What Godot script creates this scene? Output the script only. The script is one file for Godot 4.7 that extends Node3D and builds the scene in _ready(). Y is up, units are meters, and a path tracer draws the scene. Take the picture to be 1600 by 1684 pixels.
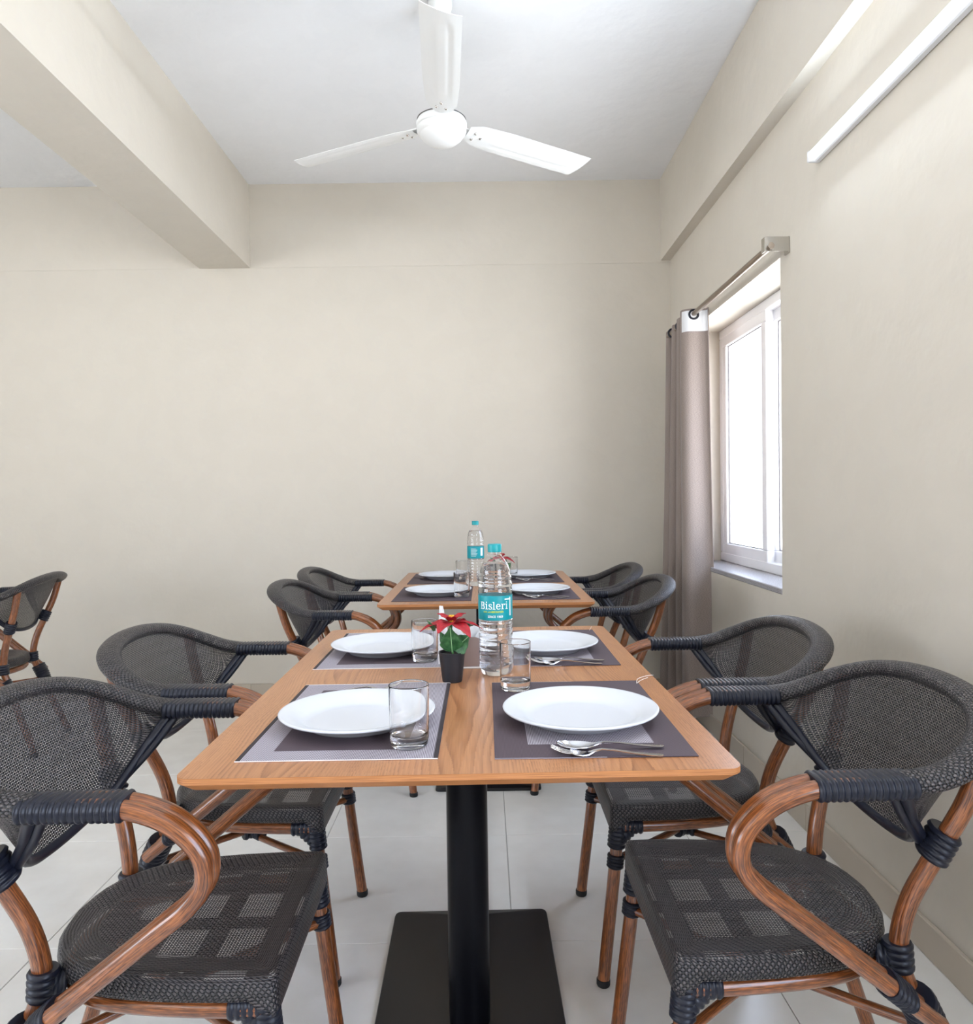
extends Node3D
# Hotel dining room: two tables laid for four, woven bistro armchairs, ceiling fan, window with curtain.
# x to the right, y up, the view runs along -z; "d" in helper arguments is the distance into the room (z = -d).

const TAB_Y := 0.745
const ROOM_H := 2.915
const BACK_D := 4.26
const RIGHT_X := 1.07
const FRONT_D := -2.4
const LEFT_X := -4.6

var M := {}
var taken := {}
var rng := RandomNumberGenerator.new()


func _ready() -> void:
	rng.seed = 7
	set_view()
	set_light()
	make_materials()
	build_room()
	build_window()
	build_curtain()
	build_tube_light()
	build_fan()
	build_tables()
	build_chairs()
	build_settings()
	build_centrepieces()


func set_view() -> void:
	var cam := Camera3D.new()
	cam.name = "camera"
	var p := deg_to_rad(1.09)
	var yw := deg_to_rad(-0.14)
	var r := deg_to_rad(-0.79)
	# rows of the camera's axes (right, down, forward) in (x, down, depth)
	var rx := Basis(Vector3(1, 0, 0), Vector3(0, cos(p), sin(p)), Vector3(0, -sin(p), cos(p)))
	var ry := Basis(Vector3(cos(yw), 0, -sin(yw)), Vector3(0, 1, 0), Vector3(sin(yw), 0, cos(yw)))
	var rz := Basis(Vector3(cos(r), sin(r), 0), Vector3(-sin(r), cos(r), 0), Vector3(0, 0, 1))
	var m := (rz * rx * ry).transposed()
	var right := Vector3(m.x.x, -m.x.y, -m.x.z)
	var up := -Vector3(m.y.x, -m.y.y, -m.y.z)
	var back := -Vector3(m.z.x, -m.z.y, -m.z.z)
	cam.transform = Transform3D(Basis(right, up, back), Vector3(0, 1.13, 0))
	cam.keep_aspect = Camera3D.KEEP_HEIGHT
	cam.fov = rad_to_deg(2.0 * atan(842.0 / 1230.0))
	cam.near = 0.05
	cam.far = 200.0
	add_child(cam)
	cam.current = true


func set_light() -> void:
	var we := WorldEnvironment.new()
	we.name = "world_environment"
	var e := Environment.new()
	e.background_mode = Environment.BG_SKY
	var sky := Sky.new()
	var sm := ProceduralSkyMaterial.new()
	sm.sky_top_color = Color(0.80, 0.88, 1.0)
	sm.sky_horizon_color = Color(0.97, 0.98, 1.0)
	sm.ground_bottom_color = Color(0.64, 0.65, 0.66)
	sm.ground_horizon_color = Color(0.80, 0.81, 0.83)
	sm.sky_energy_multiplier = 3.6
	sm.ground_energy_multiplier = 6.5
	sky.sky_material = sm
	e.sky = sky
	e.tonemap_mode = Environment.TONE_MAPPER_LINEAR
	e.tonemap_exposure = 0.48
	e.sdfgi_enabled = true
	e.ssao_enabled = true
	e.ssil_enabled = true
	we.environment = e
	add_child(we)


# ---------------------------------------------------------------- helpers

class Shape:
	var v := PackedVector3Array()
	var n := PackedVector3Array()
	var t := PackedVector2Array()
	var ix := PackedInt32Array()

	func patch(rows: Array, uvs: Array, wrap := false) -> Shape:
		var h := rows.size()
		var w: int = rows[0].size()
		var nn := PackedVector3Array()
		nn.resize(h * w)
		for i in h - 1:
			for j in w - 1:
				var a: Vector3 = rows[i][j]
				var b: Vector3 = rows[i][j + 1]
				var c: Vector3 = rows[i + 1][j + 1]
				var d: Vector3 = rows[i + 1][j]
				var f1 := (c - a).cross(b - a)
				var f2 := (d - a).cross(c - a)
				nn[i * w + j] += f1 + f2
				nn[i * w + j + 1] += f1
				nn[(i + 1) * w + j + 1] += f1 + f2
				nn[(i + 1) * w + j] += f2
		if wrap:
			for i in h:
				var s := nn[i * w] + nn[i * w + w - 1]
				nn[i * w] = s
				nn[i * w + w - 1] = s
		var at := v.size()
		for i in h:
			for j in w:
				v.append(rows[i][j])
				var q := nn[i * w + j]
				n.append(q.normalized() if q.length_squared() > 1e-24 else Vector3.UP)
				t.append(uvs[i][j])
		for i in h - 1:
			for j in w - 1:
				var a := at + i * w + j
				ix.append_array(PackedInt32Array([a, a + 1, a + w + 1, a, a + w + 1, a + w]))
		return self

	func cap(ring: PackedVector3Array, dir: Vector3) -> Shape:
		var c := Vector3.ZERO
		for p in ring:
			c += p
		c /= ring.size()
		var at := v.size()
		v.append(c)
		n.append(dir)
		var ax := 0 if absf(dir.x) > maxf(absf(dir.y), absf(dir.z)) else 1 if absf(dir.y) > absf(dir.z) else 2
		t.append(flat(c, ax))
		for p in ring:
			v.append(p)
			n.append(dir)
			t.append(flat(p, ax))
		var k := ring.size()
		for j in k:
			var a := ring[j]
			var b := ring[(j + 1) % k]
			if (b - c).cross(a - c).dot(dir) > 0:
				ix.append_array(PackedInt32Array([at, at + 1 + j, at + 1 + (j + 1) % k]))
			else:
				ix.append_array(PackedInt32Array([at, at + 1 + (j + 1) % k, at + 1 + j]))
		return self

	func flat(p: Vector3, ax: int) -> Vector2:
		return Vector2(p.z, p.y) if ax == 0 else Vector2(p.x, p.z) if ax == 1 else Vector2(p.x, p.y)

	func poly(pts: Array, centre: Vector3) -> Shape:   # one flat convex face turned away from centre
		var nor: Vector3 = (pts[2] - pts[0]).cross(pts[1] - pts[0]).normalized()
		var mid := Vector3.ZERO
		for p in pts:
			mid += p
		mid /= pts.size()
		return cap(PackedVector3Array(pts), nor if nor.dot(mid - centre) > 0 else -nor)

	func box(size: Vector3, bevel := 0.0, at := Vector3.ZERO) -> Shape:
		var h := size / 2
		var b := minf(bevel, minf(h.x, minf(h.y, h.z)) * 0.9)
		for ax in 3:
			var u := (ax + 1) % 3
			var w := (ax + 2) % 3
			for s in [-1, 1]:
				var pts := []
				for q in [[-1, -1], [1, -1], [1, 1], [-1, 1]]:
					var p := Vector3.ZERO
					p[ax] = s * h[ax]
					p[u] = q[0] * (h[u] - b)
					p[w] = q[1] * (h[w] - b)
					pts.append(p + at)
				poly(pts, at)
		if b <= 0:
			return self
		for ax in 3:
			var u := (ax + 1) % 3
			var w := (ax + 2) % 3
			for su in [-1, 1]:
				for sw in [-1, 1]:
					var pts := []
					for q in [[-1, 0], [1, 0], [1, 1], [-1, 1]]:
						var p := Vector3.ZERO
						p[ax] = q[0] * (h[ax] - b)
						p[u] = su * (h[u] if q[1] == 0 else h[u] - b)
						p[w] = sw * (h[w] - b if q[1] == 0 else h[w])
						pts.append(p + at)
					poly(pts, at)
		for sx in [-1, 1]:
			for sy in [-1, 1]:
				for sz in [-1, 1]:
					poly([at + Vector3(sx * h.x, sy * (h.y - b), sz * (h.z - b)), at + Vector3(sx * (h.x - b), sy * h.y, sz * (h.z - b)), at + Vector3(sx * (h.x - b), sy * (h.y - b), sz * h.z)], at)
		return self

	func slab(levels: Array, cap_low := true, cap_high := true) -> Shape:   # levels: [outline (Vector2 x,z), y]; a repeated level breaks the smoothing
		var rows := []
		var uvs := []
		var y_run := 0.0
		for k in levels.size():
			var o: PackedVector2Array = levels[k][0]
			var y: float = levels[k][1]
			var ring := PackedVector3Array()
			var uv := PackedVector2Array()
			var run := 0.0
			for j in o.size() + 1:
				var p := o[j % o.size()]
				if j > 0:
					run += p.distance_to(o[j - 1])
				ring.append(Vector3(p.x, y, p.y))
				uv.append(Vector2(run, y_run))
			if k > 0:
				var q: PackedVector2Array = levels[k - 1][0]
				var step := Vector3(o[0].x, y, o[0].y).distance_to(Vector3(q[0].x, levels[k - 1][1], q[0].y))
				y_run += step
				for j in uv.size():
					uv[j].y = y_run
				if step < 1e-7 and rows.size() > 1:
					patch(rows, uvs, true)
					rows = []
					uvs = []
				elif step < 1e-7:
					rows = []
					uvs = []
			rows.append(ring)
			uvs.append(uv)
		if rows.size() > 1:
			patch(rows, uvs, true)
		if cap_low:
			cap(ring_of(levels[0]), Vector3.DOWN)
		if cap_high:
			cap(ring_of(levels[-1]), Vector3.UP)
		return self

	func ring_of(level: Array) -> PackedVector3Array:
		var r := PackedVector3Array()
		for p in level[0]:
			r.append(Vector3(p.x, level[1], p.y))
		return r

	func lathe(prof: Array, seg := 32, at := Vector3.ZERO) -> Shape:   # prof: [r, y]; a repeated point breaks the smoothing
		var rows := []
		var uvs := []
		var run := 0.0
		for k in prof.size():
			if k > 0:
				var step: float = Vector2(prof[k][0], prof[k][1]).distance_to(Vector2(prof[k - 1][0], prof[k - 1][1]))
				run += step
				if step < 1e-7:
					if rows.size() > 1:
						patch(rows, uvs, true)
					rows = []
					uvs = []
			var ring := PackedVector3Array()
			var uv := PackedVector2Array()
			var r: float = prof[k][0]
			for j in seg + 1:
				var a := TAU * (j % seg) / seg
				ring.append(at + Vector3(r * cos(a), prof[k][1], r * sin(a)))
				uv.append(Vector2(TAU * j / seg * maxf(r, 0.01), run))
			rows.append(ring)
			uvs.append(uv)
		if rows.size() > 1:
			patch(rows, uvs, true)
		return self

	func sweep(path: PackedVector3Array, section: PackedVector2Array, scale := PackedFloat32Array(), ref := Vector3.ZERO, ends := true) -> Shape:
		var rows := []
		var uvs := []
		var run := 0.0
		var last := Vector3.ZERO
		for i in path.size():
			var tan_ := (path[mini(i + 1, path.size() - 1)] - path[maxi(i - 1, 0)]).normalized()
			var nor := ref
			if ref == Vector3.ZERO:
				nor = last if i > 0 else (Vector3.UP if absf(tan_.y) < 0.9 else Vector3.RIGHT)
			nor = (nor - tan_ * nor.dot(tan_)).normalized()
			last = nor
			var bi := tan_.cross(nor)
			if i > 0:
				run += path[i].distance_to(path[i - 1])
			var s := scale[i] if scale.size() else 1.0
			var ring := PackedVector3Array()
			var uv := PackedVector2Array()
			var around := 0.0
			for j in section.size() + 1:
				var q := section[j % section.size()]
				if j > 0:
					around += q.distance_to(section[j - 1])
				ring.append(path[i] + (nor * q.x + bi * q.y) * s)
				uv.append(Vector2(around, run))
			rows.append(ring)
			uvs.append(uv)
		patch(rows, uvs, true)
		if ends:
			cap(rows[0].slice(0, section.size()), (path[0] - path[1]).normalized())
			cap(rows[-1].slice(0, section.size()), (path[-1] - path[-2]).normalized())
		return self

	func sheet(rows: Array, thick: float, uvs := []) -> Shape:   # a grid given a thickness
		var h := rows.size()
		var w: int = rows[0].size()
		var nn := PackedVector3Array()
		nn.resize(h * w)
		for i in h - 1:
			for j in w - 1:
				var a: Vector3 = rows[i][j]
				var b: Vector3 = rows[i][j + 1]
				var c: Vector3 = rows[i + 1][j + 1]
				var d: Vector3 = rows[i + 1][j]
				var f := (c - a).cross(b - a) + (d - a).cross(c - a)
				for q in [i * w + j, i * w + j + 1, (i + 1) * w + j, (i + 1) * w + j + 1]:
					nn[q] += f
		var front := []
		var back := []
		var uf := []
		var ub := []
		for i in h:
			var f := PackedVector3Array()
			var b := PackedVector3Array()
			var u := PackedVector2Array()
			for j in w:
				var q := nn[i * w + j].normalized() * thick / 2
				f.append(rows[i][j] + q)
				b.append(rows[i][j] - q)
				u.append(uvs[i][j] if uvs else Vector2(float(j) / w, float(i) / h))
			front.append(f)
			b.reverse()
			back.append(b)
			uf.append(u)
			var r := u.duplicate()
			r.reverse()
			ub.append(r)
		patch(front, uf)
		patch(back, ub)
		for i in [0, h - 1]:
			var low: PackedVector3Array = back[i].duplicate()
			low.reverse()
			patch([front[i], low] if i == h - 1 else [low, front[i]], [uf[i], uf[i]])
		for j in [0, w - 1]:
			var a := PackedVector3Array()
			var b := PackedVector3Array()
			var u := PackedVector2Array()
			for i in h:
				a.append(front[i][j])
				b.append(back[i][w - 1 - j])
				u.append(uf[i][j])
			patch([a, b] if j == 0 else [b, a], [u, u])
		return self

	func moved(x: Transform3D) -> Shape:
		for k in v.size():
			v[k] = x * v[k]
			n[k] = (x.basis * n[k]).normalized()
		return self

	func mesh() -> ArrayMesh:
		var a := []
		a.resize(Mesh.ARRAY_MAX)
		a[Mesh.ARRAY_VERTEX] = v
		a[Mesh.ARRAY_NORMAL] = n
		a[Mesh.ARRAY_TEX_UV] = t
		a[Mesh.ARRAY_INDEX] = ix
		var m := ArrayMesh.new()
		m.add_surface_from_arrays(Mesh.PRIMITIVE_TRIANGLES, a)
		return m


func numbered(called: String) -> String:
	var k: int = taken.get(called, 0)
	taken[called] = k + 1
	return called if k == 0 else "%s_%03d" % [called, k]


func obj(called: String, s, material: Material, parent: Node = self, at := Vector3.ZERO) -> MeshInstance3D:
	var o := MeshInstance3D.new()
	o.mesh = s.mesh() if s is Shape else s
	o.material_override = material
	o.position = at
	if parent == self:
		o.name = numbered(called)
	else:
		var k := 0
		var nm := called
		while parent.has_node(nm):
			k += 1
			nm = "%s_%03d" % [called, k]
		o.name = nm
	parent.add_child(o, true)
	return o


func tag(o: Node, label: String, category: String, group := "") -> void:
	o.set_meta("label", label)
	o.set_meta("category", category)
	if group:
		o.set_meta("group", group)


func thing(called: String, label: String, category: String, at: Vector3, turn := 0.0, group := "") -> Node3D:
	var o := Node3D.new()
	o.name = numbered(called)
	add_child(o)
	o.position = at
	o.rotation.y = turn
	tag(o, label, category, group)
	return o


func dup(root: Node3D, at: Vector3, turn: float, label: String) -> Node3D:
	var stem := String(root.name)
	var cut := stem.rfind("_")
	if cut > 0 and stem.substr(cut + 1).is_valid_int():
		stem = stem.substr(0, cut)
	var r: Node3D = root.duplicate()
	r.name = numbered(stem)
	add_child(r)
	r.position = at
	r.rotation = Vector3(0, turn, 0)
	r.set_meta("label", label)
	return r


func struct(called: String, s, material: Material, parent: Node = self, at := Vector3.ZERO) -> MeshInstance3D:
	var o := obj(called, s, material, parent, at)
	if parent == self:
		o.set_meta("kind", "structure")
	return o


func P(x: float, y: float, d: float) -> Vector3:
	return Vector3(x, y, -d)


func circle(r: float, k := 12) -> PackedVector2Array:
	return oval(r, r, k)


func oval(a: float, b: float, k := 16) -> PackedVector2Array:
	var o := PackedVector2Array()
	for j in k:
		o.append(Vector2(a * cos(-TAU * j / k), b * sin(-TAU * j / k)))
	return o


func smooth(pts: Array, sub := 6) -> PackedVector3Array:
	var o := PackedVector3Array()
	for i in pts.size() - 1:
		var p0: Vector3 = pts[maxi(i - 1, 0)]
		var p3: Vector3 = pts[mini(i + 2, pts.size() - 1)]
		for k in sub:
			o.append(pts[i].cubic_interpolate(pts[i + 1], p0, p3, float(k) / sub))
	o.append(pts[-1])
	return o


func resampled(path: PackedVector3Array, count: int) -> PackedVector3Array:
	var c := Curve3D.new()
	for p in path:
		c.add_point(p)
	var o := PackedVector3Array()
	var l := c.get_baked_length()
	for i in count:
		o.append(c.sample_baked(l * i / (count - 1)))
	return o


func rounded(w: float, d: float, r: float, k := 5) -> PackedVector2Array:
	var o := PackedVector2Array()
	var cs := [Vector2(w / 2 - r, d / 2 - r), Vector2(-w / 2 + r, d / 2 - r), Vector2(-w / 2 + r, -d / 2 + r), Vector2(w / 2 - r, -d / 2 + r)]
	for c in 4:
		for j in k + 1:
			var a := PI / 2 * c + PI / 2 * j / k
			o.append(cs[c] + r * Vector2(cos(a), sin(a)))
	return o


func tube(pts: Array, r: float, k := 12, sub := 6) -> Shape:
	return Shape.new().sweep(smooth(pts, sub) if pts.size() > 2 else PackedVector3Array(pts), circle(r, k))


func ridged(path: PackedVector3Array, section: PackedVector2Array, turns: int, amp: float, ref := Vector3.ZERO) -> Shape:   # cord wound round and round
	var fine := resampled(path, turns * 6 + 1)
	var sc := PackedFloat32Array()
	for i in fine.size():
		sc.append(1.0 + amp * absf(sin(PI * i / 6.0)))
	return Shape.new().sweep(fine, section, sc, ref)


# ---------------------------------------------------------------- materials

func noise_tex(freq: float, octaves := 3, size := 256, ramp: Gradient = null, as_normal := false, strength := 4.0, sd := 1) -> NoiseTexture2D:
	var f := FastNoiseLite.new()
	f.seed = sd
	f.frequency = freq
	f.fractal_octaves = octaves
	var t := NoiseTexture2D.new()
	t.width = size
	t.height = size
	t.seamless = true
	t.noise = f
	if ramp:
		t.color_ramp = ramp
	if as_normal:
		t.as_normal_map = true
		t.bump_strength = strength
	return t


func ramp(a: Color, b: Color) -> Gradient:
	var g := Gradient.new()
	g.set_color(0, a)
	g.set_color(1, b)
	return g


func mat(c: Color, rough: float, metal := 0.0) -> StandardMaterial3D:
	var m := StandardMaterial3D.new()
	m.albedo_color = c
	m.roughness = rough
	m.metallic = metal
	return m


func rgb(r: int, g: int, b: int) -> Color:
	return Color8(r, g, b)


func plaster(c: Color, rough: float, sd: int) -> StandardMaterial3D:
	var m := mat(Color.WHITE, rough)
	m.uv1_triplanar = true
	m.uv1_world_triplanar = true
	m.uv1_scale = Vector3(0.7, 0.7, 0.7)
	m.albedo_texture = noise_tex(0.012, 4, 512, ramp(c.darkened(0.012), c.lightened(0.01)), false, 0, sd)
	m.normal_enabled = true
	m.normal_texture = noise_tex(0.03, 5, 512, null, true, 1.6, sd + 3)
	m.normal_scale = 0.35
	return m


func wood_image(w: int, h: int, light: Color, dark: Color, sd: int) -> ImageTexture:
	var im := Image.create(w, h, false, Image.FORMAT_RGB8)
	var a := FastNoiseLite.new()
	a.seed = sd
	a.frequency = 1.0
	a.fractal_octaves = 2
	var pores := FastNoiseLite.new()
	pores.seed = sd + 5
	pores.frequency = 1.0
	pores.fractal_octaves = 2
	for y in h:
		var v := 1.2 * y / h
		for x in w:
			var u := 0.8 * x / w
			var leaf := int(floor(u / 0.267))
			var cx := 0.133 + 0.267 * leaf + 0.03 * a.get_noise_2d(v * 1.5, leaf * 7.0)
			var f := 260.0 * (u - cx) * (u - cx) * (1.0 + 4.0 * absf(u - cx)) + v * (2.2 - leaf * 1.1) + 0.32 * a.get_noise_2d(u * 9.0, v * 2.2) + leaf * 3.1
			f += 9.0 * absf(u - cx)
			var line := f * 2.3
			line = line - floor(line)
			var k := 0.16 + 0.85 * pow(line, 3.0) * (0.6 + 0.5 * a.get_noise_2d(u * 30.0 + 9.0, v * 3.0))
			k += 0.22 * pores.get_noise_2d(u * 420.0, v * 9.0) + 0.15 * a.get_noise_2d(u * 5.0, v * 1.2 + 40.0)
			im.set_pixel(x, y, light.lerp(dark, clampf(k, 0.0, 1.0)))
	return ImageTexture.create_from_image(im)


func streak_image(w: int, h: int, light: Color, dark: Color, sd: int, across: float, along: float, power := 1.5) -> ImageTexture:   # grain along v, repeating round u
	var im := Image.create(w, h, false, Image.FORMAT_RGB8)
	var a := FastNoiseLite.new()
	a.seed = sd
	a.frequency = 1.0
	a.fractal_octaves = 3
	for y in h:
		for x in w:
			var q := TAU * x / w
			var p := TAU * y / h
			var k := a.get_noise_3d(cos(q) * across + 3.0 * cos(p) * along, sin(q) * across + 3.0 * sin(p) * along, sin(p) * along)
			im.set_pixel(x, y, light.lerp(dark, pow(clampf(0.5 + 0.9 * k, 0.0, 1.0), power)))
	return ImageTexture.create_from_image(im)


func weave_images() -> Array:
	var cells := 8
	var px := 16
	var s := cells * px
	var im := Image.create(s, s, false, Image.FORMAT_RGBA8)
	var hi := Image.create(s, s, false, Image.FORMAT_RGB8)
	var pale := rgb(88, 82, 83)
	var deep := rgb(18, 18, 24)
	for y in s:
		for x in s:
			var i := x / px
			var j := y / px
			var u := (x % px + 0.5) / px * 2.0 - 1.0
			var v := (y % px + 0.5) / px * 2.0 - 1.0
			var over := (i + j) % 2 == 0
			var tint := 0.9 + 0.1 * sin(i * 12.9 + j * 7.3)
			var along := v if over else u
			var acr := u if over else v
			var hgt := sqrt(maxf(0.0, 1.0 - acr * acr * 1.1)) * (0.55 + 0.45 * cos(along * PI / 2))
			var c := (pale if over else deep) * tint
			var hole := absf(u) > 0.6 and absf(v) > 0.6
			c.a = 0.0 if hole else 1.0
			im.set_pixel(x, y, c)
			hi.set_pixel(x, y, Color(hgt, hgt, hgt))
	hi.bump_map_to_normal_map(6.0)
	return [ImageTexture.create_from_image(im), ImageTexture.create_from_image(hi)]


func mat_image(kind: int) -> ImageTexture:   # half a millimetre a pixel, 0.30 x 0.45 m; 0 pale border, 1 dark border, 2 dark all over
	var im := Image.create(600, 900, false, Image.FORMAT_RGB8)
	var dark := rgb(84, 70, 78)
	var dark2 := rgb(68, 56, 63)
	var pale := rgb(180, 174, 182)
	var pale2 := rgb(98, 88, 97)
	for x in 600:
		var d := dark if x % 4 < 2 else dark2
		var p := pale if x % 5 < 3 else pale2
		im.fill_rect(Rect2i(x, 0, 1, 900), p if kind == 0 else d)
		if kind == 0 and x >= 92 and x < 508:
			im.fill_rect(Rect2i(x, 92, 1, 724), d)
		if kind == 1 and x >= 104 and x < 496:
			im.fill_rect(Rect2i(x, 220, 1, 560), p)
	if kind == 0:
		for x in [0, 586]:
			im.fill_rect(Rect2i(x, 0, 14, 900), rgb(46, 38, 43))
	return ImageTexture.create_from_image(im)


func make_materials() -> void:
	M.wall = plaster(rgb(210, 202, 189), 0.75, 1)
	M.ceiling = plaster(rgb(246, 246, 247), 0.7, 4)
	M.tile = mat(Color.WHITE, 0.16)
	M.tile.uv1_triplanar = true
	M.tile.uv1_world_triplanar = true
	M.tile.uv1_scale = Vector3(0.9, 0.9, 0.9)
	M.tile.albedo_texture = noise_tex(0.015, 5, 512, ramp(rgb(228, 224, 218), rgb(237, 234, 229)), false, 0, 9)
	M.grout = mat(rgb(172, 167, 160), 0.9)
	M.skirting = mat(rgb(184, 172, 156), 0.3)
	M.wood = mat(Color.WHITE, 0.3)
	M.wood.albedo_texture = wood_image(640, 960, rgb(186, 132, 90), rgb(126, 76, 44), 11)
	M.wood.uv1_scale = Vector3(1.25, 0.8333, 1)
	M.wood.uv1_offset = Vector3(0.5, 0.5, 0)
	M.edge = mat(Color.WHITE, 0.4)
	M.edge.albedo_texture = streak_image(64, 512, rgb(198, 136, 84), rgb(130, 78, 42), 21, 1.4, 5.0)
	M.edge.uv1_scale = Vector3(2.0, 30.0, 1)
	M.black_metal = mat(rgb(12, 12, 17), 0.3)
	M.black_metal.metallic_specular = 0.25
	M.base_metal = mat(rgb(14, 15, 20), 0.36)
	M.base_metal.metallic_specular = 0.5
	M.bamboo = mat(Color.WHITE, 0.28)
	M.bamboo.albedo_texture = streak_image(96, 384, rgb(166, 98, 50), rgb(64, 31, 15), 31, 9.0, 0.3, 1.3)
	M.bamboo.uv1_scale = Vector3(11.0, 4.0, 1)
	M.bamboo.clearcoat_enabled = true
	M.bamboo.clearcoat = 0.6
	M.bamboo.clearcoat_roughness = 0.12
	M.cord = mat(rgb(22, 25, 38), 0.34)
	M.cord.metallic_specular = 0.42
	M.foot = mat(rgb(20, 20, 22), 0.6)
	var wv := weave_images()
	M.weave = mat(Color.WHITE, 0.33)
	M.weave.albedo_texture = wv[0]
	M.weave.transparency = BaseMaterial3D.TRANSPARENCY_ALPHA_SCISSOR
	M.weave.alpha_scissor_threshold = 0.5
	M.weave.normal_enabled = true
	M.weave.normal_texture = wv[1]
	M.weave.uv1_scale = Vector3(26.0, 26.0, 1)
	M.webbing = mat(rgb(22, 21, 24), 0.8)
	M.china = mat(rgb(220, 222, 228), 0.22)
	M.steel = mat(rgb(205, 205, 208), 0.16, 1.0)
	M.chrome = mat(rgb(190, 186, 180), 0.2, 1.0)
	M.rod = mat(rgb(150, 136, 122), 0.3, 0.9)
	M.glass = mat(Color(1, 1, 1, 0.0), 0.0)
	M.glass.refraction_enabled = true
	M.glass.refraction_scale = 0.05
	M.water = mat(Color(1, 1, 1, 0.0), 0.0)
	M.water.refraction_enabled = true
	M.water.refraction_scale = 0.033
	M.pet = mat(Color(1, 1, 1, 0.04), 0.03)
	M.pet.transparency = BaseMaterial3D.TRANSPARENCY_ALPHA
	M.pane = mat(Color(1, 1, 1, 0.06), 0.02)
	M.pane.transparency = BaseMaterial3D.TRANSPARENCY_ALPHA
	M.teal = mat(rgb(0, 150, 162), 0.35)
	M.teal_cap = mat(rgb(8, 150, 158), 0.4)
	M.print_white = mat(rgb(245, 248, 248), 0.4)
	M.print_lime = mat(rgb(205, 220, 60), 0.4)
	M.pvc = mat(rgb(244, 242, 243), 0.3)
	M.rubber = mat(rgb(120, 116, 116), 0.7)
	M.granite = mat(Color.WHITE, 0.25)
	M.granite.uv1_triplanar = true
	M.granite.uv1_scale = Vector3(6, 6, 6)
	M.granite.albedo_texture = noise_tex(0.12, 3, 256, ramp(rgb(120, 118, 122), rgb(196, 192, 194)), false, 0, 15)
	M.curtain = mat(Color.WHITE, 0.85)
	M.curtain.albedo_texture = noise_tex(0.2, 2, 256, ramp(rgb(118, 105, 98), rgb(166, 152, 145)), false, 0, 17)
	M.curtain.uv1_scale = Vector3(2.5, 9.0, 1)
	M.curtain.rim_enabled = true
	M.curtain.rim = 0.3
	M.curtain.backlight_enabled = true
	M.curtain.backlight = Color(0.25, 0.22, 0.2)
	M.header = mat(rgb(228, 228, 230), 0.8)
	M.fan = mat(rgb(238, 238, 236), 0.35)
	M.fan_gap = mat(rgb(90, 88, 86), 0.6)
	M.batten = mat(rgb(240, 242, 245), 0.4)
	M.tube = mat(rgb(250, 252, 255), 0.4)
	M.tube.emission_enabled = true
	M.tube.emission = Color(0.95, 0.98, 1.0)
	M.tube.emission_energy_multiplier = 3.0
	M.mat_pale = mat(Color.WHITE, 0.75)
	M.mat_pale.albedo_texture = mat_image(0)
	M.mat_pale.uv1_scale = Vector3(1.0 / 0.3, 1.0 / 0.45, 1)
	M.mat_pale.uv1_offset = Vector3(0.5, 0.5, 0)
	M.mat_dark = mat(Color.WHITE, 0.75)
	M.mat_dark.albedo_texture = mat_image(1)
	M.mat_dark.uv1_scale = M.mat_pale.uv1_scale
	M.mat_dark.uv1_offset = M.mat_pale.uv1_offset
	M.mat_plain = M.mat_dark.duplicate()
	M.mat_plain.albedo_texture = mat_image(2)
	M.thread = mat(rgb(232, 224, 222), 0.8)
	M.petal = mat(Color.WHITE, 0.6)
	M.petal.albedo_texture = noise_tex(0.03, 3, 128, ramp(rgb(138, 10, 24), rgb(188, 24, 42)), false, 0, 19)
	M.leaf = mat(Color.WHITE, 0.5)
	M.leaf.albedo_texture = noise_tex(0.03, 3, 128, ramp(rgb(28, 74, 38), rgb(74, 122, 74)), false, 0, 23)
	M.vein = mat(rgb(150, 190, 140), 0.5)
	M.stem = mat(rgb(70, 120, 66), 0.6)
	M.stamen = mat(rgb(236, 176, 50), 0.6)
	M.pot = mat(rgb(30, 30, 36), 0.5)
	M.soil = mat(rgb(40, 34, 32), 0.95)
	M.napkin = mat(rgb(240, 241, 244), 0.9)
	M.holder = mat(rgb(176, 168, 172), 0.3, 0.85)
	M.holder_base = mat(rgb(236, 234, 232), 0.35)


# ---------------------------------------------------------------- the room

func slab_between(a: Vector3, b: Vector3, s: Shape = null) -> Shape:
	if s == null:
		s = Shape.new()
	return s.box((b - a).abs(), 0.0, (a + b) / 2)


const WIN_N := 2.69
const WIN_F := 3.90
const WIN_LO := 0.765
const WIN_HI := 1.975
const NEAR_F := 0.5   # the opening nearer than the view
const NEAR_N := -1.7
const HALL_F := 0.8   # the opening in the far left wall
const HALL_N := -2.2


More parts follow.
